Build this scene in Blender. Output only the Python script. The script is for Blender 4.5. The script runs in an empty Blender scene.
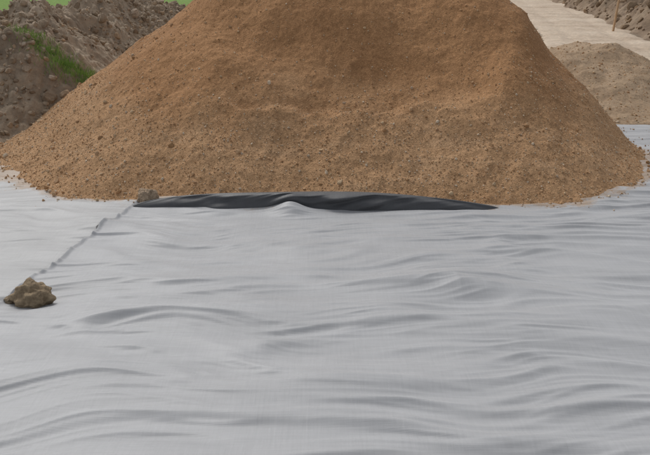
import bpy, math, numpy as np
from mathutils import Vector
rng=np.random.default_rng(7)
scene=bpy.context.scene
scene.view_settings.view_transform='Standard'
scene.view_settings.look='None'
scene.view_settings.exposure=0

# ---------------- noise ----------------
_p=np.random.default_rng(3).permutation(256)
_p=np.concatenate([_p,_p,_p])
_ang=np.random.default_rng(5).random(256)*2*np.pi
_gx=np.cos(_ang);_gy=np.sin(_ang)
def perlin(x,y,seed=0):
    x=np.asarray(x,float)+seed*17.31; y=np.asarray(y,float)+seed*9.77
    xi=np.floor(x).astype(int); yi=np.floor(y).astype(int)
    xf=x-xi; yf=y-yi
    u=xf*xf*xf*(xf*(xf*6-15)+10); v=yf*yf*yf*(yf*(yf*6-15)+10)
    def g(ix,iy,dx,dy):
        h=_p[_p[ix&255]+(iy&255)]
        return _gx[h]*dx+_gy[h]*dy
    a=g(xi,yi,xf,yf); b=g(xi+1,yi,xf-1,yf); c=g(xi,yi+1,xf,yf-1); d=g(xi+1,yi+1,xf-1,yf-1)
    return 1.5*((a+(b-a)*u)+((c+(d-c)*u)-(a+(b-a)*u))*v)
def fbm(x,y,o=4,seed=0,gain=.5):
    s=0;a=1;f=1
    for i in range(o):
        s=s+a*perlin(x*f,y*f,seed+i*3); a*=gain; f*=2.03
    return s
def sstep(a,b,x):
    t=np.clip((x-a)/(b-a),0,1); return t*t*(3-2*t)
def softplus(h,k): return k*np.logaddexp(0,h/k)

# ---------------- mesh helpers ----------------
def mesh_from(name,V,F,mat,cols=None,smooth=False,parent=None):
    V=np.asarray(V,np.float32); F=np.asarray(F,np.int32)
    me=bpy.data.meshes.new(name)
    n=F.shape[1]
    me.vertices.add(len(V)); me.vertices.foreach_set('co',V.ravel())
    me.loops.add(F.size); me.loops.foreach_set('vertex_index',F.ravel())
    me.polygons.add(len(F))
    me.polygons.foreach_set('loop_start',np.arange(0,F.size,n,dtype=np.int32))
    me.polygons.foreach_set('loop_total',np.full(len(F),n,np.int32))
    me.update(calc_edges=True)
    me.polygons.foreach_set('use_smooth',np.full(len(F),smooth))
    if cols is not None:
        ca=me.color_attributes.new('Col','FLOAT_COLOR','POINT')
        ca.data.foreach_set('color',np.concatenate([cols,np.ones((len(cols),1))],1).astype(np.float32).ravel())
    me.materials.append(mat)
    me.validate()
    ob=bpy.data.objects.new(name,me); scene.collection.objects.link(ob)
    if parent: ob.parent=parent
    return ob
def grid(name,X,Y,Z,mat,mask=None,parent=None,cols=None):
    ny,nx=X.shape
    V=np.stack([X,Y,Z],-1).reshape(-1,3)
    i=np.arange(ny*nx).reshape(ny,nx)
    F=np.stack([i[:-1,:-1],i[:-1,1:],i[1:,1:],i[1:,:-1]],-1)
    if mask is not None: F=F[mask[:-1,:-1]|mask[1:,1:]|mask[1:,:-1]|mask[:-1,1:]]
    return mesh_from(name,V,F.reshape(-1,4),mat,cols=cols,smooth=True,parent=parent)

def ico(sub):
    import bmesh
    bm=bmesh.new(); bmesh.ops.create_icosphere(bm,subdivisions=sub,radius=1)
    V=np.array([v.co[:] for v in bm.verts]); F=np.array([[v.index for v in f.verts] for f in bm.faces]); bm.free()
    return V,F
def scatter(name,P,S,sub,mat,colfn,rough=.25,flat=(.55,1),parent=None,smooth=False):
    V0,F0=ico(sub); N=len(P); n=len(V0)
    R=rng.normal(size=(N,4)); R/=np.linalg.norm(R,axis=1)[:,None]
    w,x,y,z=R.T
    M=np.stack([1-2*(y*y+z*z),2*(x*y-z*w),2*(x*z+y*w),2*(x*y+z*w),1-2*(x*x+z*z),2*(y*z-x*w),2*(x*z-y*w),2*(y*z+x*w),1-2*(x*x+y*y)],-1).reshape(N,3,3)
    base=np.repeat(V0[None],N,0)*(1+rng.uniform(-rough,rough,(N,n,1)))
    for _ in range(3):
        pn=rng.normal(size=(N,3)); pn/=np.linalg.norm(pn,axis=1)[:,None]; off=rng.uniform(.45,.8,(N,1))
        dd=np.einsum('nki,ni->nk',base,pn)-off
        base=base-np.maximum(dd,0)[...,None]*pn[:,None,:]
    sc=np.stack([np.ones(N),rng.uniform(.6,1,N),rng.uniform(flat[0],flat[1],N)],-1)
    base=base*sc[:,None,:]*S[:,None,None]
    base=np.einsum('nij,nkj->nki',M,base)+P[:,None,:]
    F=(F0[None]+(np.arange(N)*n)[:,None,None]).reshape(-1,3)
    c=colfn(N); cols=np.repeat(c,n,0)
    return mesh_from(name,base.reshape(-1,3),F,mat,cols=cols,smooth=smooth,parent=parent)

# ---------------- materials ----------------
def newmat(name,rough=.9,spec=.3):
    m=bpy.data.materials.new(name); m.use_nodes=True
    b=m.node_tree.nodes['Principled BSDF']; b.inputs['Roughness'].default_value=rough
    b.inputs['Specular IOR Level'].default_value=spec
    return m,m.node_tree,b
def N(t,typ,**k):
    n=t.nodes.new(typ)
    for a,v in k.items():
        if a in n.inputs: n.inputs[a].default_value=v
        else: setattr(n,a,v)
    return n
def ramp(t,fac,stops):
    r=t.nodes.new('ShaderNodeValToRGB'); t.links.new(fac,r.inputs[0])
    el=r.color_ramp.elements
    while len(el)<len(stops): el.new(.5)
    for e,(p,c) in zip(el,stops): e.position=p; e.color=(*c,1)
    return r
def noise(t,scale,detail=4,rough=.6,vec=None):
    n=t.nodes.new('ShaderNodeTexNoise'); n.inputs['Scale'].default_value=scale; n.inputs['Detail'].default_value=detail; n.inputs['Roughness'].default_value=rough
    if vec: t.links.new(vec,n.inputs['Vector'])
    return n
def mixc(t,fac,a,b,mode='MIX'):
    m=t.nodes.new('ShaderNodeMix'); m.data_type='RGBA'; m.blend_type=mode
    for s,v in ((m.inputs[0],fac),(m.inputs[6],a),(m.inputs[7],b)):
        if isinstance(v,(int,float)): s.default_value=v
        elif isinstance(v,tuple): s.default_value=(*v,1)
        else: t.links.new(v,s)
    return m.outputs[2]
def bump(t,b,h,strength,dist,prev=None):
    n=t.nodes.new('ShaderNodeBump'); n.inputs['Strength'].default_value=strength; n.inputs['Distance'].default_value=dist
    t.links.new(h,n.inputs['Height'])
    if prev: t.links.new(prev,n.inputs['Normal'])
    t.links.new(n.outputs[0],b.inputs['Normal']); return n.outputs[0]
def pos(t): return t.nodes.new('ShaderNodeNewGeometry').outputs['Position']

def soil_mat(name,dark,mid,light,s1=1.5,s2=25,bs=.03):
    m,t,b=newmat(name,.95,.15); p=pos(t)
    n1=noise(t,s1,6,.6,p); n2=noise(t,s2,6,.7,p); n3=noise(t,s2*5,3,.7,p)
    r=ramp(t,n1.outputs[0],[(.3,dark),(.5,mid),(.72,light)])
    r2=ramp(t,n2.outputs[0],[(.3,(.6,.6,.6)),(.6,(1.12,1.1,1.08))])
    c=mixc(t,.8,r.outputs[0],r2.outputs[0],'MULTIPLY')
    t.links.new(c,b.inputs['Base Color'])
    q=bump(t,b,n2.outputs[0],1,bs); bump(t,b,n3.outputs[0],1,bs*.25,q)
    return m

# gravel pile body
gravel_m,t,b=newmat('gravel_sand',.95,.15); p=pos(t)
n1=noise(t,.9,5,.6,p); n2=noise(t,22,6,.75,p); v=t.nodes.new('ShaderNodeTexVoronoi'); v.inputs['Scale'].default_value=70; t.links.new(p,v.inputs['Vector'])
v2=t.nodes.new('ShaderNodeTexVoronoi'); v2.inputs['Scale'].default_value=150; t.links.new(p,v2.inputs['Vector'])
vc=t.nodes.new('ShaderNodeVertexColor'); vc.layer_name='Col'
r1=ramp(t,n2.outputs[0],[(.3,(.82,.8,.78)),(.55,(1,1,1)),(.75,(1.12,1.12,1.12))])
hs=t.nodes.new('ShaderNodeSeparateColor'); t.links.new(v.outputs['Color'],hs.inputs[0])
r3=ramp(t,hs.outputs[0],[(0,(.8,.79,.77)),(.6,(1,1,1)),(1,(1.3,1.3,1.32))])
c=mixc(t,1,vc.outputs[0],r1.outputs[0],'MULTIPLY'); c=mixc(t,.7,c,r3.outputs[0],'MULTIPLY')
r4=ramp(t,n1.outputs[0],[(.35,(.9,.88,.86)),(.65,(1.08,1.08,1.08))])
c=mixc(t,1,c,r4.outputs[0],'MULTIPLY')
t.links.new(c,b.inputs['Base Color'])
q=bump(t,b,v.outputs['Distance'],.5,-.007); q=bump(t,b,v2.outputs['Distance'],.4,-.004,q); bump(t,b,n2.outputs[0],.5,.010,q)

# stones (vertex colour)
stone_m,t,b=newmat('stone_chips',.85,.25); p=pos(t)
vc=t.nodes.new('ShaderNodeVertexColor'); vc.layer_name='Col'
n2=noise(t,60,5,.7,p); r1=ramp(t,n2.outputs[0],[(.3,(.75,.74,.72)),(.65,(1.12,1.12,1.12))])
t.links.new(mixc(t,1,vc.outputs[0],r1.outputs[0],'MULTIPLY'),b.inputs['Base Color']); bump(t,b,n2.outputs[0],.6,.006)

spoil_m=soil_mat('spoil_soil',(.23,.175,.125),(.38,.30,.22),(.50,.41,.31),1.2,9,.03)
clod_m,t,b=newmat('clay_clods',.95,.15); p=pos(t)
vc=t.nodes.new('ShaderNodeVertexColor'); vc.layer_name='Col'
n2=noise(t,25,6,.75,p); r1=ramp(t,n2.outputs[0],[(.3,(.6,.58,.56)),(.65,(1.18,1.18,1.18))])
t.links.new(mixc(t,1,vc.outputs[0],r1.outputs[0],'MULTIPLY'),b.inputs['Base Color']); bump(t,b,n2.outputs[0],1,.02)
path_m=soil_mat('path_gravel',(.46,.36,.27),(.58,.475,.37),(.66,.56,.45),.5,8,.03)
tan_m=soil_mat('tan_gravel',(.34,.24,.155),(.41,.30,.20),(.48,.36,.25),1.5,30,.015)

# fabric
def fabric(name,base,dirt=True):
    m,t,b=newmat(name,.5,.35); p=pos(t)
    mp=N(t,'ShaderNodeMapping'); t.links.new(p,mp.inputs[0]); mp.inputs['Scale'].default_value=(1,3,1)
    n1=noise(t,1.3,5,.6,mp.outputs[0])
    mpx=N(t,'ShaderNodeMapping'); t.links.new(p,mpx.inputs[0]); mpx.inputs['Scale'].default_value=(60,3,1)
    nx=noise(t,1,4,.7,mpx.outputs[0])
    mpy=N(t,'ShaderNodeMapping'); t.links.new(p,mpy.inputs[0]); mpy.inputs['Scale'].default_value=(3,90,1)
    ny=noise(t,1,4,.7,mpy.outputs[0])
    r=ramp(t,n1.outputs[0],[(.3,tuple(x*.93 for x in base)),(.7,tuple(x*1.06 for x in base))])
    rx=ramp(t,nx.outputs[0],[(.3,(.95,.95,.95)),(.7,(1.03,1.03,1.03))])
    ry=ramp(t,ny.outputs[0],[(.3,(.94,.94,.94)),(.7,(1.04,1.04,1.04))])
    c=mixc(t,1,r.outputs[0],rx.outputs[0],'MULTIPLY'); c=mixc(t,1,c,ry.outputs[0],'MULTIPLY')
    if dirt:
        n4=noise(t,3.5,8,.8,p); vc=t.nodes.new('ShaderNodeVertexColor'); vc.layer_name='Col'
        ad=N(t,'ShaderNodeMath',operation='ADD'); t.links.new(n4.outputs[0],ad.inputs[0]); t.links.new(vc.outputs[0],ad.inputs[1])
        rd=ramp(t,ad.outputs[0],[(.86,(0,0,0)),(1.0,(.85,.85,.85))])
        c=mixc(t,rd.outputs[0],c,(.36,.25,.16))
    t.links.new(c,b.inputs['Base Color'])
    b.inputs['Sheen Weight'].default_value=.1
    mul=N(t,'ShaderNodeMath',operation='ADD'); t.links.new(nx.outputs[0],mul.inputs[0]); t.links.new(ny.outputs[0],mul.inputs[1])
    bump(t,b,mul.outputs[0],.35,.004)
    return m
fab_m=fabric('geotextile_grey',(.42,.426,.438))
fab2_m=fabric('geotextile_grey_old',(.43,.434,.438))
dark_m=fabric('geotextile_dark',(.085,.087,.093),False)

# ground with grass far away
ground_m,t,b=newmat('ground_soil_grass',.95,.1); p=pos(t)
sx=N(t,'ShaderNodeSeparateXYZ'); t.links.new(p,sx.inputs[0])
n1=noise(t,.5,8,.65,p); n2=noise(t,9,6,.7,p)
soil=ramp(t,n2.outputs[0],[(.3,(.16,.12,.085)),(.5,(.27,.21,.15)),(.72,(.36,.29,.22))])
gr=ramp(t,n2.outputs[0],[(.3,(.13,.21,.05)),(.7,(.24,.36,.10))])
m1=N(t,'ShaderNodeMath',operation='MULTIPLY_ADD'); t.links.new(n1.outputs[0],m1.inputs[0]); m1.inputs[1].default_value=6; t.links.new(sx.outputs[1],m1.inputs[2])
mr=N(t,'ShaderNodeMapRange'); t.links.new(m1.outputs[0],mr.inputs[0]); mr.inputs[1].default_value=30; mr.inputs[2].default_value=31.5
rt=N(t,'ShaderNodeMapRange'); t.links.new(sx.outputs[0],rt.inputs[0]); rt.inputs[1].default_value=4; rt.inputs[2].default_value=6; rt.inputs[3].default_value=1; rt.inputs[4].default_value=0
mm=N(t,'ShaderNodeMath',operation='MULTIPLY'); t.links.new(mr.outputs[0],mm.inputs[0]); t.links.new(rt.outputs[0],mm.inputs[1])
t.links.new(mixc(t,mm.outputs[0],soil.outputs[0],gr.outputs[0]),b.inputs['Base Color']); bump(t,b,n2.outputs[0],1,.05)

wood_m,t,b=newmat('stake_wood',.8,.2); p=pos(t)
mp=N(t,'ShaderNodeMapping'); t.links.new(p,mp.inputs[0]); mp.inputs['Scale'].default_value=(40,40,3)
n1=noise(t,1,4,.6,mp.outputs[0]); r=ramp(t,n1.outputs[0],[(.3,(.45,.28,.15)),(.7,(.65,.46,.30))]); t.links.new(r.outputs[0],b.inputs['Base Color'])
blade_m,t,b=newmat('grass_blades',.7,.2); p=pos(t)
n1=noise(t,8,3,.6,p); r=ramp(t,n1.outputs[0],[(.3,(.18,.30,.07)),(.7,(.34,.50,.14))]); t.links.new(r.outputs[0],b.inputs['Base Color'])

# ---------------- ground ----------------
mesh_from('ground',[(-300,-60,-.06),(300,-60,-.06),(300,700,-.06),(-300,700,-.06)],[(0,1,2,3)],ground_m)

# ---------------- gravel pile ----------------
def pile_h(x,y,fine=True):
    wx=x+.18*fbm(x*.5,y*.5,2,11); wy=y+.16*fbm(x*.6,y*.6,2,21)
    dl=np.maximum(-.8-wx,0)*1.03; dr=np.maximum(wx-1.62,0)*1.40; dx=dl+dr
    df=np.maximum(10.85-wy,0); db=np.maximum(wy-11.6,0); dy=df+db
    pw=2.5-.3*sstep(0,-1.5,x)-.25*sstep(1.5,2.5,x)
    d=(dx**pw+dy**pw)**(1/pw)
    h=2.55-.70*d
    win=sstep(-1.9,-.4,x)*(1-sstep(1.0,2.4,x))*(y<11)
    h=h-.15*win*sstep(.80,.98,h+.08*fbm(x*1.5,y*1.5,3,4))*(1-sstep(1.2,2.1,h))
    h=h+.12*np.exp(-((x-2.1-.35*(y-9))/.26)**2)*sstep(.5,1.1,h)*(1-sstep(1.6,2.1,h))
    h=h+.07*fbm(x*.8,y*.8,3,31)+.02*fbm(x*3,y*3,2,37)
    k=.15
    h=-k*np.logaddexp(-h/k,-2.55/k)
    h=softplus(h,.10)-.07
    if fine:
        h=h+.009*fbm(x*9,y*9,3,41,.6)
        cl=np.clip(fbm(x*6,y*6,2,51)-.3,0,1); h=h+.02*cl
    return h
x=np.linspace(-5.4,5.6,1050); y=np.linspace(6.7,15.6,820)
X,Y=np.meshgrid(x,y); Z=pile_h(X,Y)
base=np.array([.385,.212,.103]); lo=np.array([.47,.293,.162])
f=(1-sstep(.4,1.25,Z+.3*fbm(X*.8,Y*.8,3,61)))[...,None]*.85
col=base*(1-f)+lo*f
st=np.clip(fbm(X*1.2,Y*5,3,71)*.6,0,1)[...,None]*.35*f
col=col*(1-st)+np.array([.56,.41,.27])*st
pile=grid('gravel_pile',X,Y,Z,gravel_m,mask=Z>-.05,cols=col.reshape(-1,3))

def stonecol(N):
    pal=np.array([[.49,.315,.18],[.55,.40,.25],[.42,.25,.13],[.37,.22,.11],[.64,.53,.40],[.48,.38,.28]])
    c=pal[rng.choice(6,N,p=[.32,.24,.22,.06,.11,.05])]
    return c*rng.uniform(.9,1.12,(N,1))
Np=80000
px=rng.uniform(-5,5,Np); py=rng.uniform(6.9,12,Np); h=pile_h(px,py)
dens=.2+.8*(1-sstep(.3,1.3,h+.3*fbm(px*.9,py*.9,2,81)))
k=(h>.0)&(rng.random(Np)<dens)&(h<2.6); px,py,h=px[k],py[k],h[k]
S=np.clip(rng.lognormal(math.log(.0064),.42,len(px)),.004,.024)
scatter('stones_small',np.stack([px,py,h+S*.1],-1),S,1,stone_m,stonecol,parent=pile)
Np=420
px=rng.uniform(-5,5,Np); py=rng.uniform(6.9,10.5,Np); h=pile_h(px,py); k=(h>0)&(rng.random(Np)<(1.1-h*.6)); px,py,h=px[k],py[k],h[k]
S=np.clip(rng.lognormal(math.log(.019),.35,len(px)),.013,.042)
scatter('stones_large',np.stack([px,py,h+S*.2],-1),S,2,stone_m,stonecol,rough=.1,parent=pile)

# ---------------- fabric ----------------
def ridge(n,w): return np.exp(-(n/w)**2)
def fab_h(x,y):
    wx=x+.45*fbm(x*.5,y*.8,2,101); wy=y+.22*fbm(x*.5,y*.7,2,103)-.05*x
    am=.9+.5*np.clip(fbm(x*.35,y*.35,2,105),-1,1)
    h=.028*ridge(perlin(wx*.34,wy*1.7,110),.30)*am
    m=np.clip(.8+.8*fbm(x*.5,y*.7,2,120),.2,1.2); h=h+.022*m*ridge(perlin(wx*.5+.5*wy,wy*2.8,113),.25)
    m=np.clip(.8+.8*fbm(x*.7,y*.9,2,125),.2,1.2); h=h+.014*m*ridge(perlin(wx*.8-.6*wy,wy*4.6,117),.26)
    m=np.clip(.7+fbm(x*.9,y*.9,2,127),.1,1.2); h=h+.0085*m*ridge(perlin(wx*1.2+.9*wy,wy*8,119),.26)
    m=np.clip(.6+fbm(x*.8,y*.8,2,128),0,1.2); h=h+.0040*m*ridge(perlin(wx*1.8-1.2*wy,wy*14,121),.26)
    h=h+.034*fbm(x*.4,y*.95,2,130)
    h=h+.0012*fbm(x*4,y*12,2,135)
    yc=5.12+.05*np.sin(x*1.7); cr=np.clip(1-np.abs(x-.95)/1.15,0,1)
    d=(y-yc); h=h+.085*cr**1.3*np.exp(-(d/np.where(d<0,.14,.22))**2)
    yc=4.72-.03*x+.03*np.sin(x*2.3); cr=sstep(-2.0,-1.5,x)*(1-sstep(.3,.9,x)); d=y-yc
    h=h+.060*cr*np.exp(-(d/np.where(d<0,.18,.26))**2)
    h=h+.06*np.exp(-((x+.33)/.13)**2-((y-7.02)/.10)**2)+.03*np.exp(-((x+.25)/.35)**2-((y-7.0)/.12)**2)
    return h
def seam(y): return -1.82-.174*(7.24-y)+.012*perlin(y*6,y*0,140)+.03*perlin(y*1.3,y*0,141)
def dirtmask(x,y):
    h=pile_h(x,y,False); return np.clip(.42+h*4,0,.5)*(h>-.5)
u=np.linspace(0,1,1000)**1.0; yv=np.linspace(1.2,11.5,1150)
U,Y=np.meshgrid(u,yv); XL=seam(Y); X=XL+U*(6.2-XL)
d=X-XL
Z=fab_h(X,Y)+.012+.014*np.exp(-(d/.02)**2)+.006*np.exp(-(d/.10)**2)
dm=dirtmask(X,Y); C=np.repeat(np.clip(dm,0,1).reshape(-1,1),3,1)
main=grid('geotextile_sheet',X,Y,Z,fab_m,cols=C)
x=np.linspace(-7,-1.35,480); y=np.linspace(1.2,9.1,650); X,Y=np.meshgrid(x,y)
edge=seam(Y); bl=sstep(.0,.5,edge-X)
own=.8*fab_h(X*1.0+9,Y*1.0+4)+.01*fbm(X*2,Y*2,2,150)
Yt=Y+sstep(7.5,8.9,Y)*.12*fbm(X*2,Y*0,3,151)
Z=(fab_h(X,Y)-.012)*(1-bl)+own*bl
Z=np.where(X>edge,fab_h(X,Y)-.02,Z)
dm=np.clip(dirtmask(X,Y)+.25*sstep(7.6,8.6,Y),0,1); C=np.repeat(dm.reshape(-1,1),3,1)
grid('geotextile_sheet.001',X,Yt,Z,fab2_m,cols=C)
ye=np.linspace(3.5,7.3,700); wdt=np.clip(.012+.016*fbm(ye*7,ye*0,3,300),.0015,.035)  # dark ribbon beside the overlap: painted shadow under the sheet's edge
e0=seam(ye)+.006; e1=seam(ye)-wdt
V=np.concatenate([np.stack([e0,ye,fab_h(e0,ye)+.012],-1),np.stack([e1,ye,fab_h(e1,ye)+.004],-1)]); n_=len(ye)
mesh_from('seam_shadow_strip',V,[(i,i+1,n_+i+1,n_+i) for i in range(n_-1)],dark_m,parent=main)
ys=rng.uniform(4.3,7.25,380); V=[];F=[]
for yy in ys:
    x0=float(seam(np.array(yy)))+.004; z0=float(fab_h(np.array(x0),np.array(yy)))+.024
    L=rng.uniform(.012,.045); a=rng.uniform(-.9,.9); w=.0019
    dx,dy=-math.cos(a)*L,math.sin(a)*L; i=len(V)
    V+= [(x0,yy-w,z0),(x0,yy+w,z0),(x0+dx,yy+dy+w,z0-.014),(x0+dx,yy+dy-w,z0-.014)]; F.append((i,i+1,i+2,i+3))
mesh_from('frayed_threads',V,F,dark_m,parent=main)

# dark turned-up flap of fabric against the foot of the pile
nx,nv=420,34
sx_=np.linspace(-1.86,1.66,nx); vv=np.linspace(0,1,nv)
SX,VV=np.meshgrid(sx_,vv)
s=(SX+1.86)/3.52
lens=np.clip(np.sin(np.pi*s**.85),0,1)**.62*(.155+.008*np.sin(SX*2.7))+.008
yb=7.14-.05*np.sin(np.pi*s)
zb=fab_h(SX,yb)-.02
zs=.03+.0*SX
Zf=zb*(1-VV)+zs*VV+lens*np.sin(np.minimum(VV*1.8,np.pi/2+.2))
prof=1-np.cos(VV*1.8)
env=np.sin(np.pi*s)
wr=.10*perlin(SX*1.2+VV*1.5,VV*1.1,162)+.05*perlin(SX*2.8-VV*2.6,VV*1.6,164)+.015*perlin(SX*7-VV*5,VV*2,167)
Yf=yb+.12*prof*lens/.17+wr*np.sin(np.pi*np.clip(VV,0,1))*env
grid('flap',SX,Yf,Zf,dark_m,parent=main)

# stray crumbs on the fabric round the pile
Np=60000
px=rng.uniform(-5,5.2,Np); py=rng.uniform(6.3,11.3,Np); h=pile_h(px,py,False)
k=(h<.02)&(rng.random(Np)<.8*np.exp(-(.02-h)/.012)); 
k&=~((px>-1.85)&(px<1.6)&(py<7.3))
k|=((px<-2.9)&(py>7.7)&(py<9.0)&(h<0)&(rng.random(Np)<.06*sstep(7.7,8.8,py)))
k|=((px>3.0)&(py>7.6)&(h<0)&(fbm(px*2,py*2,2,310)>.15)&(rng.random(Np)<.10))
px,py=px[k],py[k]; z=np.where(px<seam(py),fab_h(px,py)*.5,fab_h(px,py))+.014
S=np.clip(rng.lognormal(math.log(.009),.5,len(px)),.005,.03)
scatter('gravel_crumbs',np.stack([px,py,z+S*.3],-1),S,1,stone_m,stonecol)

# clods lying on the fabric
def clod(name,loc,r,scl,seed,colr):
    V,F=ico(6); x,y,z=V.T
    d=1+.22*fbm(x*1.1+seed,y*1.1+z*.9,2,seed)+.12*fbm(z*2.2,x*2+y,3,seed+5)+.035*fbm(x*7+z*3,y*7-z*4,3,seed+9)
    V=V*d[:,None]*np.array(scl)*r; V[:,2]=np.where(V[:,2]<-r*.45,-r*.45,V[:,2]); V=V+np.array(loc)
    c=np.array(colr)*(1+.25*fbm(x*3,y*3+z*2,3,seed+2))[:,None]
    return mesh_from(name,V,F,clod_m,cols=c,smooth=True)
zc=float(fab_h(np.array(-2.02),np.array(4.97)))
clod('clay_clod',(-2.0,4.97,zc+.065),.125,(1.08,.8,.86),3,(.37,.285,.19))
clod('clay_clod.001',(-1.72,7.32,.09),.095,(1,.9,1.1),8,(.46,.35,.25))
clod('clay_clod.002',(-2.17,5.0,zc+.03),.045,(1,.9,.8),12,(.36,.285,.20))

# ---------------- spoil heaps ----------------
def left_h(x,y):
    e=-2.3-1.1*np.clip(11.7-y,0,3)+.25*fbm(y*.4,x*.1,2,200)+.03*(y-12)
    d=e-x
    env=sstep(-.1,2.6,d)*sstep(8.7,12.4,y)*(1-sstep(21,27,y))*(1-sstep(16,22,-x))
    n=fbm(x*.55,y*.55,3,210); r=1-np.abs(perlin(x*.8,y*.8,215))*2
    h=env*(.86+.62*sstep(-6.5,-4.0,x)+.36*n+.20*r+.15*np.abs(fbm(x*2.2,y*2.2,3,220)))
    h=h+env**.5*(.09*np.abs(fbm(x*5,y*5,3,230,.6)))+sstep(0,.05,env)*.05*fbm(x*3,y*3,2,232)
    return h-.08
x=np.linspace(-20,-1.8,900); y=np.linspace(8.5,28,900); X,Y=np.meshgrid(x,y); Z=left_h(X,Y)
left=grid('spoil_heap',X,Y,Z,spoil_m,mask=Z>-.07)
def right_h(x,y):
    e=11.2+.17*(y-30)+.4*fbm(y*.3,x*.1,2,240)
    env=sstep(.0,1.6,x-e)*sstep(20,23,y)*(1-sstep(60,66,y))*(1-sstep(34,40,x))
    h=env*(.75+.5*fbm(x*.4,y*.4,3,250)+.35*(1-np.abs(perlin(x*.8,y*.8,255))*2)+.12*fbm(x*2,y*2,3,256))
    return h-.08
x=np.linspace(9,40,600); y=np.linspace(19,66,640); X,Y=np.meshgrid(x,y); Z=right_h(X,Y)
spoil2_m=soil_mat('spoil_soil_dark',(.17,.12,.085),(.27,.20,.14),(.37,.29,.21),1.2,7,.04)
right=grid('spoil_heap.001',X,Y,Z,spoil2_m,mask=Z>-.07)
def clodcol(N):
    pal=np.array([[.43,.34,.25],[.36,.28,.20],[.53,.43,.33],[.27,.205,.145],[.50,.37,.25]])
    return pal[rng.choice(5,N,p=[.3,.27,.24,.09,.10])]*rng.uniform(.88,1.12,(N,1))
Np=52000
px=rng.uniform(-14,-2.3,Np); py=rng.uniform(8.6,25,Np); h=left_h(px,py); k=(h>-.02)&(fbm(px*1.1,py*1.1,2,260)+rng.random(Np)*1.1>.40); px,py,h=px[k],py[k],h[k]
S=np.clip(rng.lognormal(math.log(.026),.60,len(px)),.012,.14)
scatter('clods',np.stack([px,py,h],-1),S,2,clod_m,clodcol,rough=.15,flat=(.45,.9),parent=left)
Np=3500
px=rng.uniform(10.5,26,Np); py=rng.uniform(21,55,Np); h=right_h(px,py); k=(h>-.02); px,py,h=px[k],py[k],h[k]
S=np.clip(rng.lognormal(math.log(.07),.6,len(px)),.04,.30)
def clodcol2(N): return clodcol(N)*np.array([.7,.64,.58])
scatter('clods',np.stack([px,py,h+S*.1],-1),S,2,clod_m,clodcol2,rough=.15,parent=right)

# tan gravel heap behind on the right, with its spread skirt
def tan_h(x,y):
    d=np.sqrt((x-5.2)**2+((y-15.6)*.8)**2+.4); return softplus(1.12-.47*d+.10*fbm(x,y,3,270),.18)-.0+.012*fbm(x*7,y*7,3,271)+.03*fbm(x*1.5,y*1.5,2,273)
x=np.linspace(2.5,9.5,500); y=np.linspace(11.2,20,500); X,Y=np.meshgrid(x,y); Z=tan_h(X,Y)-.01
ed=np.minimum(np.minimum(X-2.5,9.5-X),np.minimum(Y-11.2,20-Y))+.2*fbm(X*1.5,Y*1.5,3,275); Z=Z-.12*(1-sstep(0,.5,ed))
heap=grid('gravel_heap',X,Y,Z,tan_m,mask=Z>-.1)
Np=7000
px=rng.uniform(2.8,9.2,Np); py=rng.uniform(11.3,19,Np); S=np.clip(rng.lognormal(math.log(.011),.45,Np),.006,.04)
scatter('gravel_scatter',np.stack([px,py,tan_h(px,py)-.01],-1),S,1,stone_m,stonecol,parent=heap)

# haul path
yy=np.linspace(16,90,420); cx=np.interp(yy,[12,17,23,30.7,62,90],[7.0,7.3,8.2,9.8,16,21.6]); wd=np.interp(yy,[12,30,62],[2.2,1.75,2.5])
W=np.linspace(-1,1,40); X=cx[:,None]+wd[:,None]*W[None]*(1+.12*fbm(yy*.8,yy*0,3,280))[:,None]; Y=np.repeat(yy[:,None],40,1)
Z=.03+.025*fbm(X*1.5,Y*.6,3,281)-.10*np.abs(W[None])**6-.035*(np.exp(-((W[None]-.45)/.12)**2)+np.exp(-((W[None]+.45)/.12)**2))
grid('gravel_path',X,Y,Z,path_m)

# wooden stake
import bmesh
bm=bmesh.new(); s_=.035
prof=[(-s_,-s_*.7),(s_,-s_*.7),(s_,s_*.7),(-s_,s_*.7)]
rings=[]
for z,k in ((-.3,.05),(-.1,1),(.6,1),(1.5,.96),(1.56,.7)):
    rings.append([bm.verts.new((a*k,c_*k,z)) for a,c_ in prof])
for r0,r1 in zip(rings[:-1],rings[1:]):
    for i in range(4): bm.faces.new((r0[i],r0[(i+1)%4],r1[(i+1)%4],r1[i]))
bm.faces.new(rings[-1]); bm.faces.new(rings[0][::-1])
me=bpy.data.meshes.new('wooden_stake'); bm.to_mesh(me); bm.free(); me.materials.append(wood_m)
st=bpy.data.objects.new('wooden_stake',me); scene.collection.objects.link(st); st.location=(10.7,30,0); st.rotation_euler=(.03,.07,.4)

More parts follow.
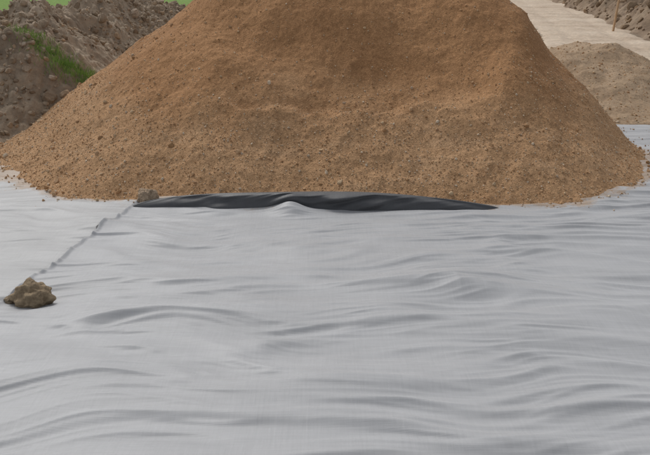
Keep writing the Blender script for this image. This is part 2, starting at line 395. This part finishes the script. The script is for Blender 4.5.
# grass tufts
def tufts(name,pts,hgt,zf):
    V=[];F=[]
    for (cx_,cy_) in pts:
        z0=zf(cx_,cy_); a=rng.uniform(0,6.28); L=hgt*rng.uniform(.5,1.2); w=.007*hgt/.12; ln=rng.uniform(.1,.7)*L; b_=rng.uniform(0,6.28)
        i=len(V); ca,sa=math.cos(a)*w,math.sin(a)*w
        V+=[(cx_-ca,cy_-sa,z0-.01),(cx_+ca,cy_+sa,z0-.01),(cx_+ln*math.cos(b_)*.5,cy_+ln*math.sin(b_)*.5,z0+L*.65),(cx_+ln*math.cos(b_),cy_+ln*math.sin(b_),z0+L)]
        F+=[(i,i+1,i+2),(i+2,i+1,i+3)] 
    return mesh_from(name,V,F,blade_m)
pts=[]
for c_,r_,n_ in (((-3.75,11.9),.17,1500),((-4.1,11.75),.15,900),((-3.4,12.1),.1,300),((-7.5,17),.5,500)):
    pts+=[(c_[0]+rng.normal()*r_*1.6,c_[1]+rng.normal()*r_*.6) for _ in range(n_)]
P=np.array(pts); Hh=left_h(P[:,0],P[:,1]); it=iter(Hh)
tufts('grass_tufts',pts,.075,lambda a,b_:float(next(it)))
pts=[(rng.uniform(-35,-5),rng.uniform(26,40)) for _ in range(16000)]
tufts('grass_field',pts,.15,lambda a,b_:-.06)

# ---------------- light ----------------
el,az=math.radians(50),math.radians(-32)
w=bpy.data.worlds.new('World'); scene.world=w; w.use_nodes=True; t=w.node_tree
sky=t.nodes.new('ShaderNodeTexSky'); sky.sky_type='NISHITA'; sky.sun_disc=False; sky.sun_elevation=el; sky.sun_rotation=az
sky.dust_density=3
hsv=t.nodes.new('ShaderNodeHueSaturation'); hsv.inputs['Saturation'].default_value=.22
t.links.new(sky.outputs[0],hsv.inputs['Color']); bg=t.nodes['Background']; t.links.new(hsv.outputs[0],bg.inputs[0]); bg.inputs[1].default_value=.125
sd=Vector((math.sin(az)*math.cos(el),math.cos(az)*math.cos(el),math.sin(el)))
L=bpy.data.lights.new('sun','SUN'); L.energy=1.15; L.angle=math.radians(20); L.color=(1,.965,.91)
lo_=bpy.data.objects.new('sun',L); scene.collection.objects.link(lo_); lo_.rotation_euler=sd.to_track_quat('Z','Y').to_euler()

# ---------------- camera ----------------
cam=bpy.data.cameras.new('camera'); cam.sensor_width=36; cam.lens=43.5; cam.clip_end=2000
co=bpy.data.objects.new('camera',cam); scene.collection.objects.link(co); co.location=(0,0,2.2); co.rotation_euler=(math.radians(71.8),0,0)
scene.camera=co
